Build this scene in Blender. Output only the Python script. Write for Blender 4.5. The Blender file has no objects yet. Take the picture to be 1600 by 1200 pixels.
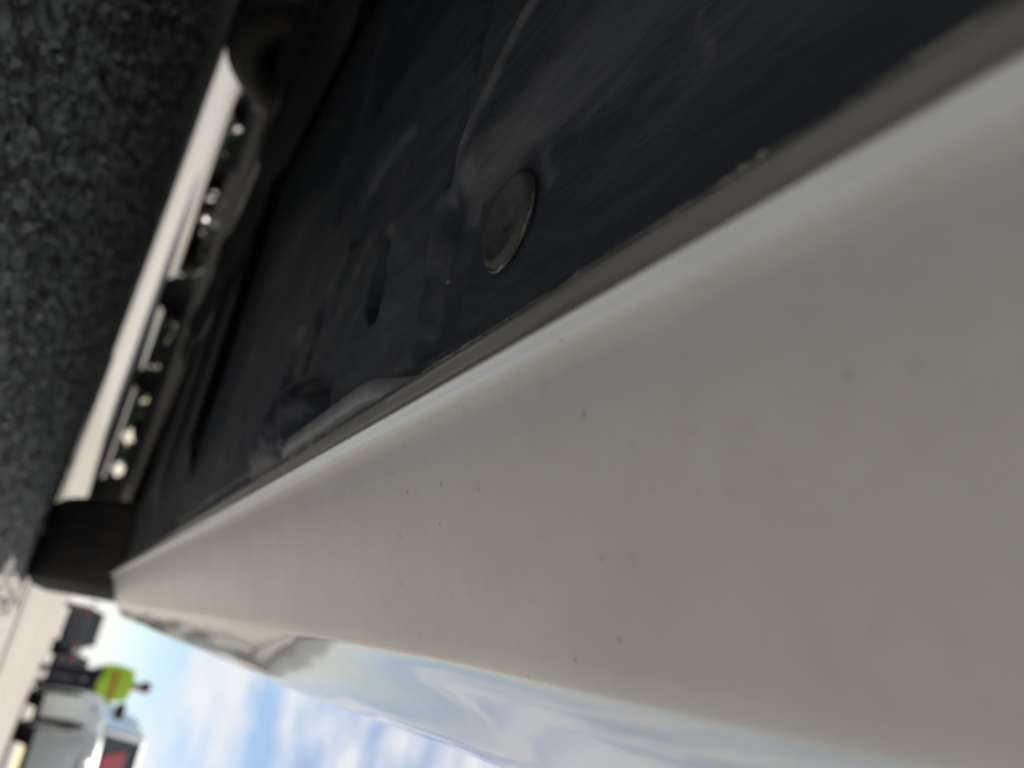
import bpy, bmesh, math, random
from mathutils import Vector, Matrix, noise
random.seed(7)
S = bpy.context.scene
C = S.collection
R = math.radians

# ------------------------------------------------------------------ camera
CAM_H = 0.10
cam_d = bpy.data.cameras.new('camera'); cam = bpy.data.objects.new('camera', cam_d); C.objects.link(cam)
cam_d.sensor_fit = 'HORIZONTAL'; cam_d.sensor_width = 36; cam_d.lens = 27.045
cam_d.clip_start = 0.005; cam_d.clip_end = 2000
cr, cd, cf = Vector((-.159, -.483, .861)), Vector((.925, .233, .301)), Vector((-.346, .844, .410))
m = Matrix((cr, -cd, -cf)).transposed().to_4x4()
m.translation = (0, 0, CAM_H)
q = m.to_quaternion(); cam.location = (0, 0, CAM_H); cam.rotation_mode = 'QUATERNION'; cam.rotation_quaternion = q
cam_d.dof.use_dof = True; cam_d.dof.focus_distance = 0.175; cam_d.dof.aperture_fstop = 27.045 / 2.35
S.camera = cam

# ------------------------------------------------------------------ sky and sun
SUN_EL, SUN_AZ = 38.0, 8.0          # degrees; azimuth from +Y towards +X
w = bpy.data.worlds.new('World'); S.world = w; w.use_nodes = True
nt = w.node_tree; nt.nodes.clear()
def N(nt, t, **k):
    n = nt.nodes.new(t)
    for a, b in k.items(): setattr(n, a, b)
    return n
sky = N(nt, 'ShaderNodeTexSky', sky_type='NISHITA', sun_disc=False)
sky.sun_elevation = R(SUN_EL); sky.sun_rotation = R(SUN_AZ); sky.air_density = 0.9; sky.dust_density = 0.1; sky.ozone_density = 0.6
tc = N(nt, 'ShaderNodeTexCoord'); mp = N(nt, 'ShaderNodeMapping')
mp.inputs['Scale'].default_value = (2.2, 2.2, 7.0); mp.inputs['Location'].default_value = (.3, .15, .2)
nz = N(nt, 'ShaderNodeTexNoise'); nz.inputs['Scale'].default_value = 2.3; nz.inputs['Detail'].default_value = 6; nz.inputs['Roughness'].default_value = .55
rp = N(nt, 'ShaderNodeValToRGB'); rp.color_ramp.elements[0].position = .39; rp.color_ramp.elements[1].position = .57
mx = N(nt, 'ShaderNodeMixRGB'); mx.inputs[2].default_value = (9.8, 9.7, 9.6, 1)
sc = N(nt, 'ShaderNodeMath', operation='MULTIPLY'); sc.inputs[1].default_value = .8
bg = N(nt, 'ShaderNodeBackground'); bg.inputs[1].default_value = 0.05; ow = N(nt, 'ShaderNodeOutputWorld')
L = nt.links.new
L(tc.outputs['Generated'], mp.inputs['Vector']); L(mp.outputs[0], nz.inputs['Vector']); L(nz.outputs[0], rp.inputs[0])
L(rp.outputs[0], sc.inputs[0]); L(sc.outputs[0], mx.inputs[0]); L(sky.outputs[0], mx.inputs[1]); L(mx.outputs[0], bg.inputs[0]); L(bg.outputs[0], ow.inputs[0])
sl = bpy.data.lights.new('sun', 'SUN'); sun = bpy.data.objects.new('sun', sl); C.objects.link(sun)
sl.energy = 3.3; sl.angle = R(.5); sl.color = (1, .93, .82)
e, a = R(SUN_EL), R(SUN_AZ)
sdir = Vector((math.sin(a) * math.cos(e), math.cos(a) * math.cos(e), math.sin(e)))
sun.rotation_mode = 'QUATERNION'; sun.rotation_quaternion = sdir.to_track_quat('Z', 'Y')
vs = S.view_settings; vs.view_transform = 'Standard'; vs.look = 'None'; vs.gamma = 1; vs.use_curve_mapping = False
vs.exposure = 0.95

# ------------------------------------------------------------------ materials
def mat(name, col, rough=.5, metal=0, coat=0, coat_r=.03, noise_amt=0, noise_scale=20, col2=None, bump=0, bump_scale=60, spec=.5, stretch=(1, 1, 1), ramp=(.35, .65), rough2=None, detail=5):
    m = bpy.data.materials.new(name); m.use_nodes = True
    t = m.node_tree; b = t.nodes['Principled BSDF']
    b.inputs['Base Color'].default_value = (*col, 1); b.inputs['Roughness'].default_value = rough
    b.inputs['Metallic'].default_value = metal; b.inputs['Coat Weight'].default_value = coat; b.inputs['Coat Roughness'].default_value = coat_r
    b.inputs['Specular IOR Level'].default_value = spec
    tc = N(t, 'ShaderNodeTexCoord'); mp = N(t, 'ShaderNodeMapping'); mp.inputs['Scale'].default_value = stretch
    t.links.new(tc.outputs['Object'], mp.inputs[0])
    if col2:
        n = N(t, 'ShaderNodeTexNoise'); n.inputs['Scale'].default_value = noise_scale; n.inputs['Detail'].default_value = detail; n.inputs['Roughness'].default_value = .6
        r = N(t, 'ShaderNodeValToRGB'); r.color_ramp.elements[0].position = ramp[0]; r.color_ramp.elements[1].position = ramp[1]
        r.color_ramp.elements[0].color = (*col, 1); r.color_ramp.elements[1].color = (*col2, 1)
        t.links.new(mp.outputs[0], n.inputs['Vector']); t.links.new(n.outputs[0], r.inputs[0]); t.links.new(r.outputs[0], b.inputs['Base Color'])
        if rough2 is not None:
            r2 = N(t, 'ShaderNodeMapRange'); r2.inputs[1].default_value = ramp[0]; r2.inputs[2].default_value = ramp[1]; r2.inputs[3].default_value = rough; r2.inputs[4].default_value = rough2
            t.links.new(n.outputs[0], r2.inputs[0]); t.links.new(r2.outputs[0], b.inputs['Roughness'])
    if bump:
        n = N(t, 'ShaderNodeTexNoise'); n.inputs['Scale'].default_value = bump_scale; n.inputs['Detail'].default_value = 6
        bp = N(t, 'ShaderNodeBump'); bp.inputs['Strength'].default_value = bump; bp.inputs['Distance'].default_value = .01
        t.links.new(mp.outputs[0], n.inputs['Vector']); t.links.new(n.outputs[0], bp.inputs['Height']); t.links.new(bp.outputs[0], b.inputs['Normal'])
    return m

def paint_main(name, coat, coat_r):
    m = bpy.data.materials.new(name); m.use_nodes = True
    t = m.node_tree; b = t.nodes['Principled BSDF']
    b.inputs['Metallic'].default_value = .12; b.inputs['Roughness'].default_value = .42
    b.inputs['Coat Weight'].default_value = coat; b.inputs['Coat Roughness'].default_value = coat_r
    tc = N(t, 'ShaderNodeTexCoord')
    n1 = N(t, 'ShaderNodeTexNoise'); n1.inputs['Scale'].default_value = 22; n1.inputs['Detail'].default_value = 9; n1.inputs['Roughness'].default_value = .7
    r1 = N(t, 'ShaderNodeValToRGB'); r1.color_ramp.elements[0].position = .35; r1.color_ramp.elements[1].position = .7
    r1.color_ramp.elements[0].color = (.57, .577, .572, 1); r1.color_ramp.elements[1].color = (.49, .49, .48, 1)
    # tiny road-grime specks, scattered and rare
    v = N(t, 'ShaderNodeTexVoronoi'); v.inputs['Scale'].default_value = 130; v.inputs['Randomness'].default_value = 1
    lt = N(t, 'ShaderNodeMath', operation='LESS_THAN'); lt.inputs[1].default_value = .07
    sepc = N(t, 'ShaderNodeSeparateColor'); gt = N(t, 'ShaderNodeMath', operation='GREATER_THAN'); gt.inputs[1].default_value = .35
    mu = N(t, 'ShaderNodeMath', operation='MULTIPLY'); mu2 = N(t, 'ShaderNodeMath', operation='MULTIPLY'); mu2.inputs[1].default_value = .4
    mix = N(t, 'ShaderNodeMixRGB'); mix.inputs[2].default_value = (.16, .14, .11, 1)
    lk = t.links.new
    lk(tc.outputs['Object'], n1.inputs['Vector']); lk(n1.outputs[0], r1.inputs[0]); lk(tc.outputs['Object'], v.inputs['Vector'])
    lk(v.outputs['Distance'], lt.inputs[0]); lk(v.outputs['Color'], sepc.inputs[0]); lk(sepc.outputs[0], gt.inputs[0])
    lk(lt.outputs[0], mu.inputs[0]); lk(gt.outputs[0], mu.inputs[1]); lk(mu.outputs[0], mu2.inputs[0]); lk(mu2.outputs[0], mix.inputs[0])
    n3 = N(t, 'ShaderNodeTexNoise'); n3.inputs['Scale'].default_value = 230; n3.inputs['Detail'].default_value = 3
    r3 = N(t, 'ShaderNodeMapRange'); r3.inputs[1].default_value = .62; r3.inputs[2].default_value = .78; r3.inputs[3].default_value = 0; r3.inputs[4].default_value = .22
    mix3 = N(t, 'ShaderNodeMixRGB'); mix3.inputs[2].default_value = (.30, .28, .25, 1)
    lk(tc.outputs['Object'], n3.inputs['Vector']); lk(n3.outputs[0], r3.inputs[0]); lk(r3.outputs[0], mix3.inputs[0]); lk(r1.outputs[0], mix3.inputs[1])
    lk(mix3.outputs[0], mix.inputs[1]); lk(mix.outputs[0], b.inputs['Base Color'])
    n2 = N(t, 'ShaderNodeTexNoise'); n2.inputs['Scale'].default_value = 420; n2.inputs['Detail'].default_value = 2
    bp = N(t, 'ShaderNodeBump'); bp.inputs['Strength'].default_value = .02; bp.inputs['Distance'].default_value = .002
    lk(tc.outputs['Object'], n2.inputs['Vector']); lk(n2.outputs[0], bp.inputs['Height']); lk(bp.outputs[0], b.inputs['Normal'])
    return m

M = {}
M['paint'] = paint_main('pale_car_paint', 1, .06)
M['dusty'] = paint_main('pale_car_paint_with_road_film', .85, .24)
M['under'] = mat('black_underseal', (.062, .075, .102), .42, bump=.25, bump_scale=90, col2=(.125, .14, .17), noise_scale=26, stretch=(1, .35, 1), ramp=(.45, .78), rough2=.7)
M['under_far'] = mat('black_floor_coating', (.055, .062, .075), .5, bump=.3, bump_scale=25, col2=(.10, .107, .12), noise_scale=9, ramp=(.4, .8), rough2=.7)
M['bracket'] = mat('blue_black_plastic', (.045, .055, .095), .4, bump=.3, bump_scale=160, col2=(.05, .052, .06), noise_scale=70, ramp=(.5, .8))
M['flange'] = mat('dusty_flange', (.24, .262, .31), .5, bump=.15, bump_scale=160, col2=(.38, .40, .44), noise_scale=50, ramp=(.35, .7))
M['plug'] = mat('dusty_grey_rubber', (.095, .10, .112), .65, bump=.15, bump_scale=260, col2=(.125, .128, .135), noise_scale=60, ramp=(.4, .75))
M['sealer'] = mat('pale_dusty_sealer', (.11, .115, .125), .6, bump=.5, bump_scale=300, col2=(.5, .5, .49), noise_scale=70, ramp=(.5, .68))
M['dust'] = mat('grey_dust_smear', (.08, .082, .088), .8, bump=.6, bump_scale=200, col2=(.15, .15, .155), noise_scale=80, ramp=(.4, .7))
M['crumb'] = mat('pale_dirt_crumb', (.34, .34, .335), .9, bump=.4, bump_scale=400)
M['rubber'] = mat('tyre_rubber', (.020, .018, .019), .75, bump=.3, bump_scale=60, col2=(.04, .037, .036), noise_scale=12)
M['alloy'] = mat('alloy', (.5, .5, .5), .3, .9)
M['dark'] = mat('black_plastic', (.02, .02, .021), .55)
M['lip'] = mat('black_bumper_plastic', (.012, .012, .013), .8)
M['glass'] = mat('dark_glass', (.015, .018, .02), .05, coat=.5)
M['lens'] = mat('lamp_lens', (.75, .76, .76), .08, .85, coat=1)
M['redlens'] = mat('red_lens', (.45, .02, .03), .1, coat=1)
M['silver'] = mat('silver_paint', (.64, .68, .67), .45, .2, coat=.15, coat_r=.2)
M['black'] = mat('black_paint', (.012, .011, .016), .3, coat=1)
M['navy'] = mat('dark_navy_paint', (.012, .014, .022), .3, coat=1)
M['chrome'] = mat('chrome', (.9, .88, .82), .12, 1)
M['red'] = mat('red_cloth', (.42, .02, .04), .7)
M['white'] = mat('grey_plate', (.16, .16, .15), .5)
M['leaf'] = mat('dark_leaf', (.018, .03, .014), .6, col2=(.04, .06, .022), noise_scale=3)
M['bark'] = mat('bark', (.04, .03, .024), .9)
M['lime'] = mat('lime_hi_vis', (.48, .72, .05), .7, bump=.3, bump_scale=30)
M['orange'] = mat('orange_band', (.50, .13, .06), .6)
M['trouser'] = mat('navy_cloth', (.018, .018, .035), .9)
M['skin'] = mat('skin', (.35, .2, .14), .55)
M['hair'] = mat('dark_hair', (.018, .015, .013), .7)

def ground_mat(name, dark, light, agg, bump=1.0):
    m = bpy.data.materials.new(name); m.use_nodes = True
    t = m.node_tree; b = t.nodes['Principled BSDF']; b.inputs['Roughness'].default_value = .85; b.inputs['Specular IOR Level'].default_value = .35
    tc = N(t, 'ShaderNodeTexCoord'); lk = t.links.new
    n = N(t, 'ShaderNodeTexNoise'); n.inputs['Scale'].default_value = 2.2; n.inputs['Detail'].default_value = 8
    r = N(t, 'ShaderNodeValToRGB'); r.color_ramp.elements[0].position = .35; r.color_ramp.elements[1].position = .68
    r.color_ramp.elements[0].color = (*dark, 1); r.color_ramp.elements[1].color = (*light, 1)
    v = N(t, 'ShaderNodeTexVoronoi'); v.inputs['Scale'].default_value = 95
    r2 = N(t, 'ShaderNodeValToRGB'); r2.color_ramp.elements[0].color = (*agg, 1); r2.color_ramp.elements[1].color = (.5, .5, .5, 1); r2.color_ramp.elements[0].position = .1; r2.color_ramp.elements[1].position = .65  # gaps between stones darkened: occlusion shade multiplied into the colour
    mx = N(t, 'ShaderNodeMixRGB', blend_type='MULTIPLY'); mx.inputs[0].default_value = .75
    bp = N(t, 'ShaderNodeBump'); bp.inputs['Strength'].default_value = bump; bp.inputs['Distance'].default_value = .004; bp.invert = True
    for k in (n, v): lk(tc.outputs['Object'], k.inputs['Vector'])
    lk(n.outputs[0], r.inputs[0]); lk(v.outputs['Distance'], r2.inputs[0]); lk(r.outputs[0], mx.inputs[1]); lk(r2.outputs[0], mx.inputs[2])
    lk(mx.outputs[0], b.inputs['Base Color']); lk(v.outputs['Distance'], bp.inputs['Height']); lk(bp.outputs[0], b.inputs['Normal'])
    return m
M['asphalt'] = ground_mat('worn_asphalt', (.41, .395, .365), (.53, .51, .475), (1, 1, 1))
M['concrete'] = ground_mat('warm_concrete', (.31, .283, .242), (.40, .368, .32), (1, 1, 1), .4)
M['grit'] = mat('grit_stone', (.20, .195, .18), .9, col2=(.50, .48, .44), noise_scale=12)

# ------------------------------------------------------------------ builders
def link(o, parent=None):
    C.objects.link(o)
    if parent is not None:
        o.parent = parent
        if not o.get('_local'):
            o.matrix_parent_inverse = Matrix.Identity(4)
    return o
def mesh_obj(name, verts, faces, m, parent=None, smooth=True, off=None, mats=None, midx=None):
    me = bpy.data.meshes.new(name)
    if off is not None: verts = [(v[0] - off[0], v[1] - off[1], v[2] - off[2]) for v in verts]
    me.from_pydata(verts, [], faces); me.update()
    for mm in (mats or [m]): me.materials.append(mm)
    if smooth: me.polygons.foreach_set('use_smooth', [True] * len(me.polygons))
    if midx: me.polygons.foreach_set('material_index', midx)
    bm = bmesh.new(); bm.from_mesh(me); bmesh.ops.recalc_face_normals(bm, faces=bm.faces); bm.to_mesh(me); bm.free()
    o = bpy.data.objects.new(name, me); C.objects.link(o)
    if parent is not None: o.parent = parent
    return o
class MB:
    def __init__(s): s.v = []; s.f = []
    def add(s, v, f):
        b = len(s.v); s.v += [tuple(p) for p in v]; s.f += [tuple(i + b for i in q) for q in f]; return s
    def box(s, x0, x1, y0, y1, z0, z1):
        v = [(x, y, z) for z in (z0, z1) for y in (y0, y1) for x in (x0, x1)]
        return s.add(v, [(0, 2, 3, 1), (4, 5, 7, 6), (0, 1, 5, 4), (2, 6, 7, 3), (0, 4, 6, 2), (1, 3, 7, 5)])
    def tube(s, pts, rad, n=10, cap=True):
        pts = [Vector(p) for p in pts]; rr = rad if isinstance(rad, (list, tuple)) else [rad] * len(pts)
        v = []; f = []
        for i, p in enumerate(pts):
            d = (pts[min(i + 1, len(pts) - 1)] - pts[max(i - 1, 0)]).normalized()
            u = d.cross(Vector((0, 0, 1)))
            if u.length < 1e-3: u = d.cross(Vector((1, 0, 0)))
            u.normalize(); k = d.cross(u)
            for j in range(n):
                t = 2 * math.pi * j / n; v.append(p + (u * math.cos(t) + k * math.sin(t)) * rr[i])
        for i in range(len(pts) - 1):
            for j in range(n):
                f.append((i * n + j, i * n + (j + 1) % n, (i + 1) * n + (j + 1) % n, (i + 1) * n + j))
        if cap: f += [tuple(range(n)), tuple(range((len(pts) - 1) * n, len(pts) * n))]
        return s.add(v, f)
    def lathe_x(s, prof, cx, cy, cz, n=48):      # prof: (x, r)
        v = []; f = []; k = len(prof)
        for j in range(n):
            t = 2 * math.pi * j / n
            for (x, r) in prof: v.append((cx + x, cy + r * math.cos(t), cz + r * math.sin(t)))
        for j in range(n):
            for i in range(k - 1):
                f.append((j * k + i, j * k + i + 1, ((j + 1) % n) * k + i + 1, ((j + 1) % n) * k + i))
        return s.add(v, f)
    def loft(s, rings, close=False, caps=False):
        n = len(rings[0]); v = [p for r in rings for p in r]; f = []
        for i in range(len(rings) - 1):
            for j in range(n if close else n - 1):
                j2 = (j + 1) % n; f.append((i * n + j, i * n + j2, (i + 1) * n + j2, (i + 1) * n + j))
        if caps: f += [tuple(range(n)), tuple(range((len(rings) - 1) * n, len(rings) * n))]
        return s.add(v, f)
    def ellipsoid(s, c, r, nu=16, nv=10):
        v = []; f = []
        for i in range(nv + 1):
            a = math.pi * i / nv
            for j in range(nu):
                b = 2 * math.pi * j / nu; v.append((c[0] + r[0] * math.sin(a) * math.cos(b), c[1] + r[1] * math.sin(a) * math.sin(b), c[2] + r[2] * math.cos(a)))
        for i in range(nv):
            for j in range(nu): f.append((i * nu + j, i * nu + (j + 1) % nu, (i + 1) * nu + (j + 1) % nu, (i + 1) * nu + j))
        return s.add(v, f)
    def build(s, name, m, parent=None, smooth=True, off=None):
        return mesh_obj(name, s.v, s.f, m, parent, smooth, off)
def empty(name, loc, label, cat, rz=0, group=None):
    o = bpy.data.objects.new(name, None); C.objects.link(o); o.location = loc; o.rotation_euler = (0, 0, rz); o.empty_display_size = .2
    o['label'] = label; o['category'] = cat
    if group: o['group'] = group
    return o
def bevel(o, wdt, seg=2):
    b = o.modifiers.new('bevel', 'BEVEL'); b.width = wdt; b.segments = seg; b.limit_method = 'ANGLE'; return o
def sstep(a, b, x):
    t = max(0, min(1, (x - a) / (b - a))); return t * t * (3 - 2 * t)

# ------------------------------------------------------------------ ground
def axis(segs):      # [(start, end, step), ...]
    out = []
    for a, b, st in segs:
        k = max(1, round((b - a) / st)); out += [a + (b - a) * i / k for i in range(k)]
    return out + [segs[-1][1]]
def ground():
    xs = axis([(-300, -40, 60), (-40, -6, 8), (-6, -2.4, .6), (-2.4, -.9, .03), (-.9, .16, .0055), (.16, 1.4, .04), (1.4, 6, .5), (6, 40, 8), (40, 300, 60)])
    ys = axis([(-300, -40, 60), (-40, -4, 6), (-4, .1, .2), (.1, 1.5, .0055), (1.5, 4, .02), (4, 8, .2), (8, 40, 4), (40, 600, 60)])
    v = []; f = []
    for y in ys:
        for x in xs:
            k = sstep(-1.6, -.9, x) * (1 - sstep(.10, .28, x)) * sstep(-.3, .12, y) * (1 - sstep(1.5, 2.2, y))
            z = 0
            if k > 0:
                z = k * (.006 * noise.noise((x * 9, y * 9, 0)) + .007 * noise.noise((x * 45, y * 45, 3)) + .0045 * noise.noise((x * 100, y * 100, 8)))
            v.append((x, y, z))
    n = len(xs)
    for j in range(len(ys) - 1):
        for i in range(n - 1): f.append((j * n + i, j * n + i + 1, (j + 1) * n + i + 1, (j + 1) * n + i))
    o = mesh_obj('asphalt_ground', v, f, M['asphalt']); o['kind'] = 'structure'; o['label'] = 'rough worn asphalt ground under and around the parked car'
ground()
def apron():     # pale concrete standing in the sun to the right of and beyond the car
    edge = []
    pts = [(-.62, 2.2), (-.60, 3.0), (-.75, 4.6), (-1.6, 5.0), (-6, 5.6), (-60, 9), (-60, 160), (120, 160), (120, -40), (.30, -40), (.30, 2.3), (-.2, 2.25)]
    v = [(x, y, .004) for x, y in pts]; bm = bmesh.new(); vs_ = [bm.verts.new(p) for p in v]; bm.faces.new(vs_); bmesh.ops.triangulate(bm, faces=bm.faces)
    me = bpy.data.meshes.new('concrete_apron'); bm.to_mesh(me); bm.free(); me.materials.append(M['concrete'])
    o = bpy.data.objects.new('concrete_apron', me); C.objects.link(o); o['kind'] = 'structure'; o['label'] = 'pale warm concrete paving in the sun beyond the car'
apron()
def grit():
    b = MB()
    for i in range(7000):
        x = random.uniform(-1.1, .05); y = random.uniform(.25, 2.1); r = random.choice((.0015, .002, .003, .0045)) * random.uniform(.7, 1.4)
        z = .006 * noise.noise((x * 9, y * 9, 0)) + r * .5
        v = [(x + r * random.uniform(.6, 1.2) * sx, y + r * random.uniform(.6, 1.2) * sy, z + r * random.uniform(.5, .9) * sz) for sx, sy, sz in ((1, 0, 0), (-1, 0, 0), (0, 1, 0), (0, -1, 0), (0, 0, 1), (0, 0, -1))]
        b.add(v, [(0, 2, 4), (2, 1, 4), (1, 3, 4), (3, 0, 4), (2, 0, 5), (1, 2, 5), (3, 1, 5), (0, 3, 5)])
    o = b.build('loose_grit', M['grit'], smooth=False); o['kind'] = 'stuff'; o['label'] = 'loose grit and small stones on the asphalt'; o['category'] = 'grit'
grit()

# ------------------------------------------------------------------ wheels and generic car (front towards +y, local origin at centre on ground)
def wheel_parts(parent, x_in, x_out, cy, r, name='wheel', detail=True):
    side = 1 if x_out > x_in else -1
    wd = abs(x_out - x_in); x0 = min(x_in, x_out)
    prof = [(.018, r * .66), (.004, r * .74), (0, r * .85), (.008, r * .94), (.022, r * .985)]
    n_g = 3; tread = []
    for i in range(n_g + 1):
        a = .022 + (wd - .044) * i / (n_g + 1); b_ = .022 + (wd - .044) * (i + 1) / (n_g + 1)
        tread += [(a + .001, r), (b_ - .001, r)]
        if i < n_g: tread += [(b_ - .001, r - .003), (b_ + .001, r - .003)]
    prof = prof + tread + [(wd - .022, r * .985), (wd - .008, r * .94), (wd, r * .85), (wd - .004, r * .74), (wd - .018, r * .66)]
    hub = MB()
    xo = x_out - side * .03
    hub.lathe_x([(-side * .13, r * .64), (-side * .01, r * .66), (0, r * .67), (-side * .004, r * .61), (-side * .03, r * .60), (-side * .12, r * .58)], xo, cy, r, 40)
    wh = hub.build(name, M['alloy'], parent)
    ty = MB(); ty.lathe_x(prof, x0, cy, r, 96 if detail else 40); t = ty.build('tyre', M['rubber'], wh, smooth=False)
    for k in range(5):
        a = 2 * math.pi * k / 5 + .3; sp = MB()
        def P(rr, tt, xx): return (xx, cy + rr * math.cos(a) - tt * math.sin(a), r + rr * math.sin(a) + tt * math.cos(a))
        w0, w1 = .035, .05; xa, xb = xo - side * .01, xo - side * .035
        sp.add([P(.03, -w0, xa), P(.03, w0, xa), P(r * .63, w1, xa), P(r * .63, -w1, xa), P(.03, -w0, xb), P(.03, w0, xb), P(r * .63, w1, xb), P(r * .63, -w1, xb)],
               [(0, 1, 2, 3), (7, 6, 5, 4), (0, 4, 5, 1), (1, 5, 6, 2), (2, 6, 7, 3), (3, 7, 4, 0)])
        sp.build('spoke', M['alloy'], wh, smooth=False)
    bk = MB(); bk.lathe_x([(-side * .05, .001), (-side * .05, r * .58)], xo, cy, r, 28); bk.build('brake_disc', M['dark'], wh)
    cp = MB(); cp.ellipsoid((xo - side * .01, cy, r), (.012, .05, .05), 14, 8); cp.build('hub_cap', M['alloy'], wh)
    return wh

def body_shell(parent, m, W, yr, yf, axr, axf, r, zbot, zsill, bonnet, belt, roof, name='body'):
    """lower body shell with wheel arches; W half width."""
    ys = sorted(set([yr + (yf - yr) * i / 90 for i in range(91)]))
    Lr = r + .045
    ring_all = []
    for y in ys:
        t = (y - yr) / (yf - yr)
        # plan taper at nose and tail
        dn = max(0, 1 - (yf - y) / .55); dt = max(0, 1 - (y - yr) / .45)
        wv = W * (1 - .16 * dn ** 2.2 - .12 * dt ** 2.2)
        # top line
        if y > axf - .25: zt = bonnet - .06 - .05 * sstep(axf + .05, yf, y) - .24 * max(0, 1 - (yf - y) / .16) ** 2
        else: zt = belt + (bonnet - .06 - belt) * sstep(axf - 1.0, axf - .25, y)
        zt -= .22 * dt ** 3
        zb = zbot if (y > axf + .3 or y < axr - .3) else zsill
        for ax in (axr, axf):
            d = y - ax
            if abs(d) < Lr: zb = max(zb, r + math.sqrt(Lr * Lr - d * d))
        zb = min(zb, zt - .12)
        zm = zb + (zt - zb) * .55
        half = [(wv * .985, zb), (wv * .995, zb + .03 * 1), (wv, zb + (zm - zb) * .6), (wv * .995, zm), (wv * .975, zt - .06), (wv * .945, zt - .02), (wv * .88, zt), (wv * .45, zt + .022), (0, zt + .028)]
        ring_all.append([(x, y, z) for x, z in half] + [(-x, y, z) for x, z in half[-2::-1]])
    b = MB(); b.loft(ring_all)
    n = len(ring_all[0]); tot = len(ring_all)
    b.f += [tuple(range(n)), tuple(range((tot - 1) * n, tot * n))]
    return b.build(name, m, parent)

def cabin(parent, m, W, y0, y1, belt, roof):
    """greenhouse: pillars and roof in paint, windows proud panels of dark glass."""
    y0r, y1r = y0 + .32, y1 - .72
    Wb, Wr = W * .90, W * .68
    def ring(t):      # height fraction 0..1
        ya = y0 + (y0r - y0) * t; yb = y1 + (y1r - y1) * t; ww = Wb + (Wr - Wb) * t; z = belt + (roof - .02 - belt) * t
        return [(-ww, ya, z), (ww, ya, z), (ww, yb, z), (-ww, yb, z)]
    b = MB(); r0 = ring(0); r1 = ring(1)
    b.loft([r0, r1], close=True)
    top = [(p[0] * .86, p[1] + (.10 if k < 2 else -.12), roof) for k, p in enumerate(r1)]
    b.loft([r1, top], close=True); b.f.append(tuple(range(len(b.v) - 4, len(b.v))))
    cb = b.build('cabin_roof', m, parent, smooth=False); bevel(cb, .035, 3)
    def quad(name, A, B, Cc, D, ins=.07, push=.012):
        A, B, Cc, D = map(Vector, (A, B, Cc, D)); cen = (A + B + Cc + D) / 4; nrm = (B - A).cross(D - A).normalized()
        if nrm.dot(cen - Vector((0, (y0 + y1) / 2, belt))) < 0: nrm = -nrm
        pts = [p + (cen - p).normalized() * ins for p in (A, B, Cc, D)]
        v = [p + nrm * push for p in pts] + [p - nrm * .01 for p in pts]
        return MB().add(v, [(0, 1, 2, 3), (4, 5, 6, 7), (0, 1, 5, 4), (1, 2, 6, 5), (2, 3, 7, 6), (3, 0, 4, 7)]).build(name, M['glass'], parent, smooth=False)
    quad('windscreen', r0[3], r0[2], r1[2], r1[3]); quad('rear_window', r0[0], r0[1], r1[1], r1[0])
    for s in (1, 2):
        A, B, Cc, D = (r0[1], r0[2], r1[2], r1[1]) if s == 1 else (r0[0], r0[3], r1[3], r1[0])
        A, B, Cc, D = map(Vector, (A, B, Cc, D)); mb, mt = (A + B) / 2, (Cc + D) / 2
        quad('side_window', A, mb, mt, D, .05); quad('side_window', mb, B, Cc, mt, .05)
    return cb

def generic_car(name, loc, rz, label, paint, group=None, lamp=True, low_black=.0, lamp_r=.06):
    e = empty(name, loc, label, 'car', rz, group)
    W, r = .84, .305; yr, yf, axr, axf = -2.0, 2.0, -1.25, 1.28
    body_shell(e, M[paint], W, yr, yf, axr, axf, r, .20, .19, .92, .93, 1.46)
    cabin(e, M[paint], W, -1.75, .78, .90, 1.46)
    MB().box(-.72, .72, -1.9, 1.85, .17, .24).build('underbody', M['under_far'], e, smooth=False)
    u = MB(); u.tube([(.25, -1.8, .19), (.2, .9, .19)], .035); u.ellipsoid((.25, -1.2, .18), (.13, .3, .06)); u.build('exhaust', M['dark'], e)
    u = MB(); u.tube([(-.7, axf, .2), (.7, axf, .2)], .035); u.box(-.35, .35, axf - .15, axf + .2, .145, .2); u.build('front_subframe', M['dark'], e, smooth=False)
    u = MB(); u.tube([(-.7, axr, .2), (.7, axr, .2)], .04); u.build('rear_axle', M['dark'], e)
    for s in (-1, 1):
        for ax in (axr, axf): wheel_parts(e, s * (W - .21), s * (W - .015), ax, r, detail=False)
        hl = MB(); hl.ellipsoid((s * .58, yf - .09, .70), (.15, .11, .075)); hl.build('headlight', M['lens'], e)
        tl = MB(); tl.ellipsoid((s * .62, yr + .10, .78), (.12, .07, .13)); tl.build('tail_light', M['redlens'], e)
        mr = MB(); mr.ellipsoid((s * (W + .08), .52, 1.02), (.10, .06, .07)); mr.build('wing_mirror', M['dark'], e)
        MB().box(s * W * .995 - .012 * (s < 0), s * W * .995 + .012 * (s > 0), -.2, .02, .76, .785).build('door_handle', M['dark'], e, smooth=False)
    g = MB(); g.box(-.40, .40, yf - .04, yf + .012, .44, .60); bevel(g.build('grille', M['dark'], e, smooth=False), .01)
    g = MB(); g.box(-.26, .26, yf + .0, yf + .02, .32, .42); g.build('number_plate', M['white'], e, smooth=False)
    for s, yy in ((1, yf), (-1, yr)):
        bp = []
        for i in range(17):
            x = -.80 + 1.6 * i / 16; dy = -.28 * abs(x / .8) ** 3
            y = yy + s * (.035 + dy)
            bp.append([(x, y - s * .10, .17), (x, y, .19), (x, y + s * .012, .30), (x, y, .42 + low_black), (x, y - s * .10, .43 + low_black)])
        MB().loft(bp).build('bumper', M['dark'] if low_black > .001 else M[paint], e)
    return e

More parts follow.
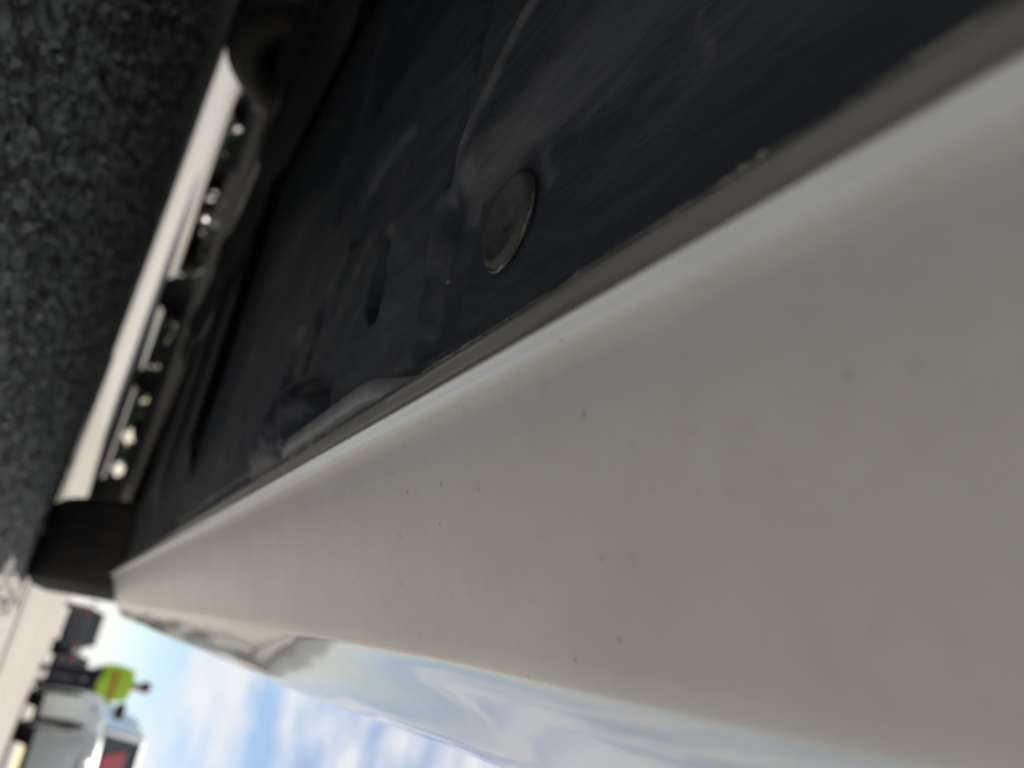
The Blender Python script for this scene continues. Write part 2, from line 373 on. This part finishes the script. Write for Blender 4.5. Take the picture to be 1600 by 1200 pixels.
# ------------------------------------------------------------------ the near car: its sill and underbody fill the picture
OFF = (-.868, .70, 0)
car = empty('parked_car', OFF, 'pale silver parked car seen from beneath along its door sill, filling the picture', 'car')
H = CAM_H
Y0, Y1 = -.22, 1.66
prof = [(-.0700, .0680), (-.0655, .0640), (-.0640, .0605), (-.0636, .0580), (-.0623, .0565), (-.0600, .0558), (-.0580, .0555), (-.0565, .0553), (-.0548, .0542), (-.0532, .0528), (-.0515, .0512), (-.0503, .0501), (-.0494, .0494), (-.0489, .0491), (-.0486, .0496),
        (-.0484, .0507), (-.0482, .0519), (-.0478, .0530), (-.0469, .0538), (-.0440, .0553), (-.0400, .0570), (-.0300, .0611), (-.0200, .0652), (-.0100, .0691), (-.0040, .0714),
        (-.0008, .0728), (.0008, .0748), (.0032, .0786), (.0075, .0850), (.0125, .0945), (.0170, .1040), (.0210, .1140), (.0242, .1230), (.0268, .1330), (.0287, .1440), (.0298, .1560), (.0303, .1700), (.0305, .1850), (.0270, .1880), (.015, .1885)]
FAR = {25: (-.0020, .0722), 26: (.0010, .0742), 27: (.0040, .0766), 28: (.0080, .0798), 29: (.0120, .0832), 30: (.0160, .0868), 31: (.0195, .0905), 32: (.0220, .0945), 33: (.0236, .1010), 34: (.0250, .1120), 35: (.0262, .1300), 36: (.0280, .1550), 37: (.0305, .1850)}
def sill():
    ys = axis([(Y0, 0, .02), (0, .6, .012), (.6, Y1 - .03, .03), (Y1 - .03, Y1, .006)])
    rings = []
    for y in ys:
        k = sstep(Y1 - .03, Y1, y)           # the end rolls in towards the arch
        ring = []
        for i, (x, z) in enumerate(prof):
            t = i / (len(prof) - 1)
            if i in FAR:
                kf = sstep(.16, .42, y); x += (FAR[i][0] - x) * kf; z += (FAR[i][1] - z) * kf
                if i >= 30: x += .0016 * (1 - kf)
            wv = .00040 * noise.noise((y * 2.2, t * 5, 1.7)) * (1 if i > 25 else .5)      # sheet metal is never quite flat
            if 26 <= i <= 36: wv += sstep(25, 29, i) * (.0012 * math.sin(y * 24 + i * .9) + .0012 * noise.noise((y * 22, i * .6, 4)) + .0005 * math.sin(y * 47 - i * .8)) * sstep(.03, .2, y) * (1 - .88 * sstep(.22, .42, y))
            if 22 <= i: wv += (.0024 if i < 38 else 0) * (1 - sstep(.03, .2, y)) * sstep(20, 25, i)
            ring.append((x * (1 - .12 * k) + wv - .004 * k, y, z + H + wv * .3 + .004 * k))
        rings.append(ring)
    b = MB(); b.loft(rings); n = len(prof); b.f.append(tuple(range((len(rings) - 1) * n, len(rings) * n)))
    mi = []
    for f in b.f: mi.append(1 if len(f) == 4 and max(i % n for i in f) <= 25 else 0)
    return mesh_obj('sill_panel', b.v, b.f, None, car, off=OFF, mats=[M['paint'], M['dusty']], midx=mi)
sill()

# underbody floor close to the sill, in real relief
def slot(x, y, cx, cy, lx, ly, p=2.6):
    d = abs((x - cx) / lx) ** p + abs((y - cy) / ly) ** p
    return 1 - sstep(.75, 1.15, d)
def seg_d(x, y, pl):
    best = 9
    for (ax, ay), (bx, by) in zip(pl, pl[1:]):
        dx, dy = bx - ax, by - ay; t = max(0, min(1, ((x - ax) * dx + (y - ay) * dy) / (dx * dx + dy * dy)))
        best = min(best, math.hypot(x - ax - dx * t, y - ay - dy * t))
    return best
RIDGE = [(-.090, .2035), (-.135, .209), (-.143, .200), (-.150, .188), (-.162, .176), (-.176, .157), (-.196, .13)]
def floor_z(x, y):
    z = .0670
    nx = x + .0015 * noise.noise((y * 60, x * 60, 2)); ny = y + .0015 * noise.noise((x * 60, y * 60, 5))
    z -= .0045 * sstep(-.121, -.142, nx) if ny < .9 else 0
    z += .0045 * sstep(-.120, -.143, nx) * sstep(.188, .205, ny)       # beyond the cross joint the floor is flush again
    z -= .0022 * sstep(.2035, .2065, ny) * sstep(-.079, -.083, nx)
    z += .0040 * sstep(.176, .186, ny) * sstep(.2060, .2030, ny) * sstep(-.078, -.084, nx) * sstep(-.142, -.132, nx)
    z -= .0016 * math.exp(-(seg_d(nx, ny, RIDGE) / .0022) ** 2)
    z -= .0030 * math.exp(-((ny - .395 - (nx + .26) * -.05) / .006) ** 2) * sstep(-.20, -.24, nx)
    z -= .0030 * math.exp(-((nx + .26) / .01) ** 2) * sstep(.55, .4, ny)
    z += .010 * slot(nx, ny, -.134 - (ny - .265) * .8, .264, .020, .010)
    z += .009 * slot(nx, ny, -.142, .362, .024, .009)
    z += .009 * slot(nx, ny, -.136, .412, .022, .016)
    z += .003 * slot(nx, ny, -.190, .30, .02, .04)
    z += .0007 * noise.noise((x * 45, y * 30, 1)) + .0004 * noise.noise((x * 170, y * 120, 4)) + .0015 * noise.noise((x * 9, y * 6, 6))
    z += .02 * sstep(.62, .9, y) * 0
    return z + H
def dust_and_light(x, y):  # pale tone: dirt smears, plus painted light on the flank and joint step
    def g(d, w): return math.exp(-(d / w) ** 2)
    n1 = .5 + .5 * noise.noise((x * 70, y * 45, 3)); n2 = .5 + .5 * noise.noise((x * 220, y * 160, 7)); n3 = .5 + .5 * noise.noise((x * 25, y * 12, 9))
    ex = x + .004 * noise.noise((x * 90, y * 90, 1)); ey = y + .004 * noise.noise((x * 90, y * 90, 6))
    a = .62 * sstep(-.146, -.141, ex) * sstep(-.119, -.124, ex) * sstep(.200, .188, ey) * (.2 + .8 * sstep(.09, .16, y)) * (.6 + .4 * n3)  # sloped flank painted pale, for the light it catches from the sunlit ground
    a = max(a, .9 * g(seg_d(ex, ey, RIDGE[2:]), .0035) * (.5 + .5 * n1))  # paler along the ridge line
    a = max(a, .8 * g(seg_d(ex, ey, RIDGE[:3]), .0018) * n1)  # lit face of the cross-joint step, painted as a pale line
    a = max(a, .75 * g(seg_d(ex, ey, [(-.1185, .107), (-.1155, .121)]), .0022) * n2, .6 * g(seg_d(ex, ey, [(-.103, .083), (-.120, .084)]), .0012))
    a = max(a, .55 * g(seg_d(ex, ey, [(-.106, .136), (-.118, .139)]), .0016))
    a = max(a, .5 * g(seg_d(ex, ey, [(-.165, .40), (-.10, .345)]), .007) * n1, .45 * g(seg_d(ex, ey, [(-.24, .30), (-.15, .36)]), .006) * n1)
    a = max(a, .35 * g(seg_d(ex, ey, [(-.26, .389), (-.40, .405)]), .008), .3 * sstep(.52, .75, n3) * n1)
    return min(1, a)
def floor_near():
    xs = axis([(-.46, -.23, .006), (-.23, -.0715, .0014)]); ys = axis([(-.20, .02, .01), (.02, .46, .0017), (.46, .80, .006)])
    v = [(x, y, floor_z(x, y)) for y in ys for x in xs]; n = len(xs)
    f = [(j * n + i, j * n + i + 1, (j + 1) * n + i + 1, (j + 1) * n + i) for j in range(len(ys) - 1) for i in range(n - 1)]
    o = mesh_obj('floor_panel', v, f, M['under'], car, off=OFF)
    at = o.data.attributes.new('dust', 'FLOAT', 'POINT'); at.data.foreach_set('value', [dust_and_light(p[0], p[1]) for p in v])
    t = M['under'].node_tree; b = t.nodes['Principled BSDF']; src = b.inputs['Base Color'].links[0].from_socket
    an = N(t, 'ShaderNodeAttribute', attribute_name='dust'); mx = N(t, 'ShaderNodeMixRGB'); mx.inputs[2].default_value = (.25, .265, .30, 1)  # pale colour for the dirt smears and the painted light
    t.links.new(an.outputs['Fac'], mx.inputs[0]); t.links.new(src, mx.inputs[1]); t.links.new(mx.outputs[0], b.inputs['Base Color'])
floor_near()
def floor_far():
    b = MB()
    xs = axis([(-1.67, -.46, .03)]); ys = axis([(-1.2, 1.62, .03)])
    def fz(x, y):
        z = .167 - .006
        z += .07 * math.exp(-((x + .868) / .12) ** 4)                       # tunnel
        z -= .022 * math.exp(-((x + .50) / .035) ** 6) + .022 * math.exp(-((x + 1.236) / .035) ** 6)
        z -= .006 * math.exp(-(((y % .32) - .16) / .03) ** 4)
        return z
    v = [(x, y, fz(x, y)) for y in ys for x in xs]; n = len(xs)
    f = [(j * n + i, j * n + i + 1, (j + 1) * n + i + 1, (j + 1) * n + i) for j in range(len(ys) - 1) for i in range(n - 1)]
    mesh_obj('floor_panel', v, f, M['under_far'], car, off=OFF)
    xs = axis([(-.46, -.0715, .03)]); ys = axis([(.80, 1.62, .03)])
    v = [(x, y, .1672 - .006 * sstep(-.125, -.148, x) - .008 * math.exp(-(((y % .32) - .16) / .03) ** 4) * sstep(-.1, -.16, x)) for y in ys for x in xs]; n = len(xs)
    f = [(j * n + i, j * n + i + 1, (j + 1) * n + i + 1, (j + 1) * n + i) for j in range(len(ys) - 1) for i in range(n - 1)]
    mesh_obj('floor_panel', v, f, M['under_far'], car, off=OFF)
floor_far()

# round rubber plug
def plug():
    cx, cy = -.1045, .1535
    b = MB(); n = 40
    prof_p = [(0, .0012), (.0020, .0013), (.0030, .0004), (.0045, .0000), (.0095, -.0002), (.0108, -.0012), (.0120, -.0014), (.0130, -.0007), (.0136, .0012)]
    rings = []
    for (rr, dz) in prof_p:
        rings.append([(cx + rr * math.cos(2 * math.pi * j / n) * 1.02, cy + rr * math.sin(2 * math.pi * j / n) * .86, .0656 + H + dz + .0002 * noise.noise((j, rr * 400, 0))) for j in range(n)])
    b.loft(rings, close=True)
    p = b.build('rubber_plug', M['plug'], car, off=OFF)
    p['label'] = 'round grey rubber drain plug'
    lip = MB(); pts = [(cx + .0138 * math.cos(t) * 1.02, cy + .0138 * math.sin(t) * .86, .0660 + H + .0004 * noise.noise((t * 3, 0, 0))) for t in [2 * math.pi * j / 48 for j in range(49)]]
    lip.tube(pts, [.00016 + .0004 * max(0, math.cos(2 * math.pi * j / 48 + .7)) for j in range(49)], 6, cap=False); lip.build('plug_rim', M['sealer'], p, off=(OFF))
plug()

# jack flange: a short rib hanging beside the sill with a rounded near end
def flange():
    b = MB(); rings = []
    for y in axis([(.185, .205, .003), (.205, .29, .008), (.29, .315, .004)]):
        k = sstep(.186, .210, y) * (1 - .15 * sstep(.300, .315, y)); k2 = .0003 * noise.noise((y * 120, 0, 0))
        z = .0655 - .0108 * k + k2
        rings.append([(-.0652, y, .068 + H), (-.0653, y, z + H + .0010), (-.0658, y, z + H), (-.0680 - .0004 * k, y, z + H - .0004 * k), (-.0706 - .0006 * k, y, z + H + .0001), (-.0719 - .0006 * k, y, z + H + .0012), (-.0726 - .0006 * k, y, .069 + H)])
    b.loft(rings); b.f += [tuple(range(7)), tuple(range(len(b.v) - 7, len(b.v)))]
    b.build('jack_flange', M['flange'], car, off=OFF)
flange()
# folded bracket beyond the flange
def bracket():
    b = MB(); rings = []
    ys = axis([(.286, .43, .004)])
    for y in ys:
        t = (y - .286) / .144
        env = min(1, sstep(0, .16, t) * 1.0) * (1 - .6 * sstep(.7, 1, t))
        fold = .0022 * math.sin(t * 26) * sstep(.02, .2, t) * (1 - sstep(.45, .7, t))
        ring = []
        for i in range(13):
            s = i / 12; x = -.066 - .050 * s * (.55 + .45 * sstep(0, .5, t))
            prof_z = (1 - abs(2 * s - 1) ** 4)
            z = .0675 - env * prof_z * (.0125 + .002 * math.sin(s * 9 + t * 7)) - fold * prof_z + .0008 * noise.noise((s * 8, t * 14, 0))
            ring.append((x, y, z + H))
        rings.append(ring)
    b.loft(rings); b.build('bracket', M['bracket'], car, off=OFF)
bracket()
# sealant line between sill and floor, dusty and broken
def sealant():
    b = MB(); pts = []; rad = []
    for y in axis([(-.1, 1.6, .004)]):
        pts.append((-.0642 + .0002 * noise.noise((y * 60, 1, 0)), y, .0578 + H + .0003 * noise.noise((y * 90, 5, 0)))); rad.append(max(.00025, .0006 + .0009 * noise.noise((y * 70, 9, 2)) * sstep(.04, .1, y)))
    b.tube(pts, rad, 6); b.build('seam_sealant', M['sealer'], car, off=OFF)
sealant()
# crumbs of pale dirt stuck on the seam
def crumb(x, y, z, r):
    b = MB(); n = 12; b.ellipsoid((x, y, z), (r, r * 1.3, r * .8), 10, 7)
    b.v = [tuple(Vector(p) + Vector((1, 1, 1)) * .25 * r * noise.noise(Vector(p) * (1.2 / r))) for p in b.v]
    o = b.build('dirt_crumb', M['crumb'], car, off=OFF)
for c_ in [(-.0645, .0385, .0576, .0006), (-.0645, .0590, .0576, .0008), (-.0645, .0625, .0576, .0006), (-.0645, .0660, .0577, .0005), (-.0645, .1010, .0577, .0006), (-.101, .189, .0662, .0006)]:
    crumb(c_[0], c_[1], c_[2] + H, c_[3])
# wheels, arches, suspension of the near car
FR = .305; FY = 2.02
for (xi, xo) in ((-.205, -.002), (-1.53, -1.733)):
    for yy in (FY, FY - 2.62):
        wp = wheel_parts(car, xi - OFF[0], xo - OFF[0], yy - OFF[1], FR)
for xs_ in ((-.32, .0), (-1.735, -1.45)):
    for yy in (FY, FY - 2.62):
        b = MB(); rings = []
        for j in range(19):
            t = math.pi * j / 18; rings.append([(x, yy + .352 * math.cos(t), FR + .352 * math.sin(t) - (.10 if j in (0, 18) else 0)) for x in xs_])
        b.loft(rings); b.build('arch_liner', M['dark'], car, off=OFF)
for s, xw in ((1, -.2), (-1, -1.54)):
    b = MB(); b.tube([(xw, FY, .17), (xw - s * .20, FY - .05, .185), (xw - s * .38, FY - .22, .20)], [.022, .028, .03]); b.tube([(xw - s * .05, FY, .18), (xw - s * .36, FY + .16, .20)], .022)
    b.build('control_arm', M['under_far'], car, off=OFF)
b = MB(); b.box(-1.40, -.34, FY - .30, FY + .30, .185, .25); bevel(b.build('front_subframe', M['under_far'], car, smooth=False, off=OFF), .02)
b = MB(); b.box(-1.53, -.20, 1.60, 2.32, .24, .30); b.build('engine_undertray', M['under_far'], car, smooth=False, off=OFF)
b = MB(); b.tube([(-.80, -1.2, .19), (-.80, 1.5, .19), (-.72, 1.9, .2)], .03); b.ellipsoid((-.8, .1, .185), (.12, .35, .05)); b.build('exhaust', M['dark'], car, off=OFF)
# front bumper with curved lower lip
rings = []
for i in range(33):
    x = -.84 + 1.68 * i / 32; q = abs(x / .84); y = 2.46 - .32 * q ** 3.2
    rings.append([(x + OFF[0], y + .026, .285), (x + OFF[0], y + .03, .30), (x + OFF[0], y + .02, .46), (x + OFF[0], y - .03, .60), (x + OFF[0], y - .12, .63)])
MB().loft(rings).build('bumper', M['paint'], car, off=OFF)
rings = []
for i in range(33):
    x = -.84 + 1.68 * i / 32; q = abs(x / .84); y = 2.46 - .32 * q ** 3.2
    rings.append([(x + OFF[0], y - .30, .215), (x + OFF[0], y - .05, .150), (x + OFF[0], y - .01, .152), (x + OFF[0], y + .012, .22), (x + OFF[0], y + .024, .284)])
MB().loft(rings).build('bumper_lip', M['lip'], car, off=OFF)
for s in (-1, 1):
    hl = MB(); hl.ellipsoid((OFF[0] + s * .62, 2.30, .67), (.15, .12, .08)); hl.build('headlight', M['lens'], car, off=OFF)
# upper body: shell from the top of the sill, cabin
body_shell(car, M['paint'], .90, -1.32 - OFF[1], 2.45 - OFF[1], FY - 2.62 - OFF[1], FY - OFF[1], FR + .005, .21, .2915, .92, .93, 1.46)
cabin(car, M['paint'], .90, -1.1 - OFF[1], 1.55 - OFF[1], .90, 1.46)
# sill on the far side (mirrored, plain)
rings = [[(-1.736 - x, y, z + H) for x, z in prof] for y in (Y0, .5, Y1)]
MB().loft(rings).build('sill_panel', M['paint'], car, off=OFF)
for xm in (.90, -.90):
    mr = MB(); mr.ellipsoid((xm * 1.09, 1.12 - OFF[1] + .0, 1.02), (.10, .06, .07)); mr.build('wing_mirror', M['paint'], car)
    MB().box(min(xm, xm * 1.016), max(xm, xm * 1.016), .35 - OFF[1], .57 - OFF[1], .76, .785).build('door_handle', M['paint'], car, smooth=False)

# ------------------------------------------------------------------ vehicles, person and hedge beyond
G = 'vehicles parked beyond the car'
generic_car('parked_car', (-1.36, 6.9, 0), math.pi, 'dark car parked ahead, seen low under the near car beyond the sunlit strip', 'navy', G)
generic_car('parked_car', (-5.4, 10.3, 0), math.pi + .12, 'dark car at the top left end of the sunlit strip', 'black', G)
sv = generic_car('parked_car', (2.10, 11.6, 0), math.pi + .03, 'silver car with black lower bumper and black mirror under the blue sky', 'silver', G, low_black=.20)
def wy(z): return .78 - .72 * (z - .90) / .54 + .03
v_ = [(x, wy(z) + d, z) for d in (0, .012) for z in (.96, 1.26) for x in (-.12, .46)]
MB().add(v_, [(0, 1, 3, 2), (4, 6, 7, 5), (0, 4, 5, 1), (2, 3, 7, 6), (0, 2, 6, 4), (1, 5, 7, 3)]).build('windscreen_sunshade', M['red'], sv, smooth=False)
generic_car('parked_car', (2.75, 36.5, 0), 0, 'distant black car behind the person in lime, below the sky', 'black', G)
generic_car('parked_car', (3.55, 31.0, 0), 0, 'dark car between the person in lime and the silver car', 'navy', G)
generic_car('parked_car', (1.05, 36.5, 0), 0, 'distant black car just beside the near wheel, below the sky', 'black', G)

def hedge():
    hx, hy = -8.6, 12.3
    o = empty('hedge', (hx, hy, 0), 'dark shaded hedge on the horizon behind the cars', 'hedge')
    gaps = [(-7.79, .19, .11), (-6.41, .16, .15), (-6.0, .13, .10), (-4.96, .14, .13), (-3.30, .12, .12), (-3.05, .12, .11), (-2.30, .13, .12), (-1.78, .13, .10), (-8.9, .16, .12), (-8.3, .15, .08)]
    b = MB(); rnd = random.Random(3)
    for i in range(26000):
        x = rnd.uniform(-8.4, 8.4); z = rnd.uniform(.0, 1.0) ** 1.7 * 1.9 + .01; y = rnd.uniform(-.35, .35)
        s = rnd.uniform(.035, .08)
        if any(((x + hx - gx * (1 + y / hy)) / gr) ** 2 + ((z - gz) / gr) ** 2 < 1 for gx, gz, gr in gaps): continue
        d = Vector((rnd.uniform(-1, 1), rnd.uniform(-2, 2), rnd.uniform(-1, 1))).normalized(); u = d.orthogonal().normalized() * s; k = d.cross(u) * .6
        p = Vector((x, y, z)); b.add([p - u, p + k, p + u, p - k], [(0, 1, 2, 3)])
    b.build('foliage', M['leaf'], o, smooth=False)['kind'] = 'stuff'
    for i in range(12):
        x = -8 + i * 1.45; MB().tube([(x, 0, 0), (x + .05, 0, .8), (x - .1, .1, 1.6)], [.05, .04, .015], 6).build('stem', M['bark'], o)
hedge()

def person():
    e = empty('person', (1.30, 16.0, 0), 'person in lime high-visibility jacket and dark trousers standing by the silver car', 'person', .25)
    def skin(name, verts, edges, rad, m, parent, sub=2):
        me = bpy.data.meshes.new(name); me.from_pydata(verts, edges, []); me.update(); o = bpy.data.objects.new(name, me); C.objects.link(o); o.parent = parent
        sm = o.modifiers.new('skin', 'SKIN'); sm.use_smooth_shade = True
        for i, r_ in enumerate(rad):
            me.skin_vertices[0].data[i].radius = r_ if isinstance(r_, tuple) else (r_, r_)
        me.skin_vertices[0].data[0].use_root = True
        ss_ = o.modifiers.new('sub', 'SUBSURF'); ss_.levels = sub; ss_.render_levels = sub
        me.materials.append(m); return o
    V = [(0, 0, .95), (0, 0, 1.15), (0, 0, 1.38), (0, 0, 1.50), (0, -.01, 1.58), (0, -.02, 1.68), (0, -.01, 1.76),
         (.18, 0, 1.42), (.24, .02, 1.15), (.25, -.06, .92), (.25, -.09, .82), (-.18, 0, 1.42), (-.24, .02, 1.15), (-.25, -.06, .92), (-.25, -.09, .82),
         (.10, 0, .88), (.12, -.02, .50), (.12, .02, .09), (.12, -.14, .04), (-.10, 0, .88), (-.12, -.02, .50), (-.13, .03, .09), (-.13, -.13, .04)]
    E_ = [(0, 1), (1, 2), (2, 3), (3, 4), (4, 5), (5, 6), (2, 7), (7, 8), (8, 9), (9, 10), (2, 11), (11, 12), (12, 13), (13, 14), (0, 15), (15, 16), (16, 17), (17, 18), (0, 19), (19, 20), (20, 21), (21, 22)]
    rad = [.13, .14, .15, .06, .06, .085, .06, .07, .05, .04, .035, .07, .05, .04, .035, .09, .065, .045, .035, .09, .065, .045, .035]
    skin('body', V, E_, rad, M['skin'], e)
    skin('trousers', [(0, 0, .97), (.10, 0, .88), (.12, -.02, .50), (.12, .02, .10), (-.10, 0, .88), (-.12, -.02, .50), (-.13, .03, .10)], [(0, 1), (1, 2), (2, 3), (0, 4), (4, 5), (5, 6)], [(.17, .15), .115, .09, .075, .115, .09, .075], M['trouser'], e)
    j = skin('jacket', [(0, 0, 1.15), (0, 0, .90), (0, 0, 1.40), (0, 0, 1.50), (.19, 0, 1.43), (.25, .02, 1.15), (.26, -.06, .92), (-.19, 0, 1.43), (-.25, .02, 1.15), (-.26, -.06, .92)],
         [(0, 1), (0, 2), (2, 3), (2, 4), (4, 5), (5, 6), (2, 7), (7, 8), (8, 9)], [(.21, .17), (.21, .18), (.20, .17), .09, .10, .08, .065, .10, .08, .065], M['lime'], e)
    for zz in (1.19,):
        bd = MB(); rings = [[(.245 * math.cos(2 * math.pi * k / 28), .205 * math.sin(2 * math.pi * k / 28), z) for k in range(28)] for z in (zz - .032, zz + .032)]
        bd.loft(rings, close=True).build('jacket_band', M['orange'], e)
    hr = MB(); hr.ellipsoid((0, .005, 1.72), (.095, .11, .105)); hr.build('hair', M['hair'], e)
    for s in (-1, 1):
        bt = MB(); bt.ellipsoid((s * .125, -.05, .05), (.06, .15, .055)); bt.build('boot', M['dark'], e)
        ey = MB(); ey.ellipsoid((s * .032, -.098, 1.665), (.012, .008, .008), 8, 6); ey.build('eye', M['hair'], e)
    ns = MB(); ns.ellipsoid((0, -.112, 1.64), (.014, .018, .022), 8, 6); ns.build('nose', M['skin'], e)
person()
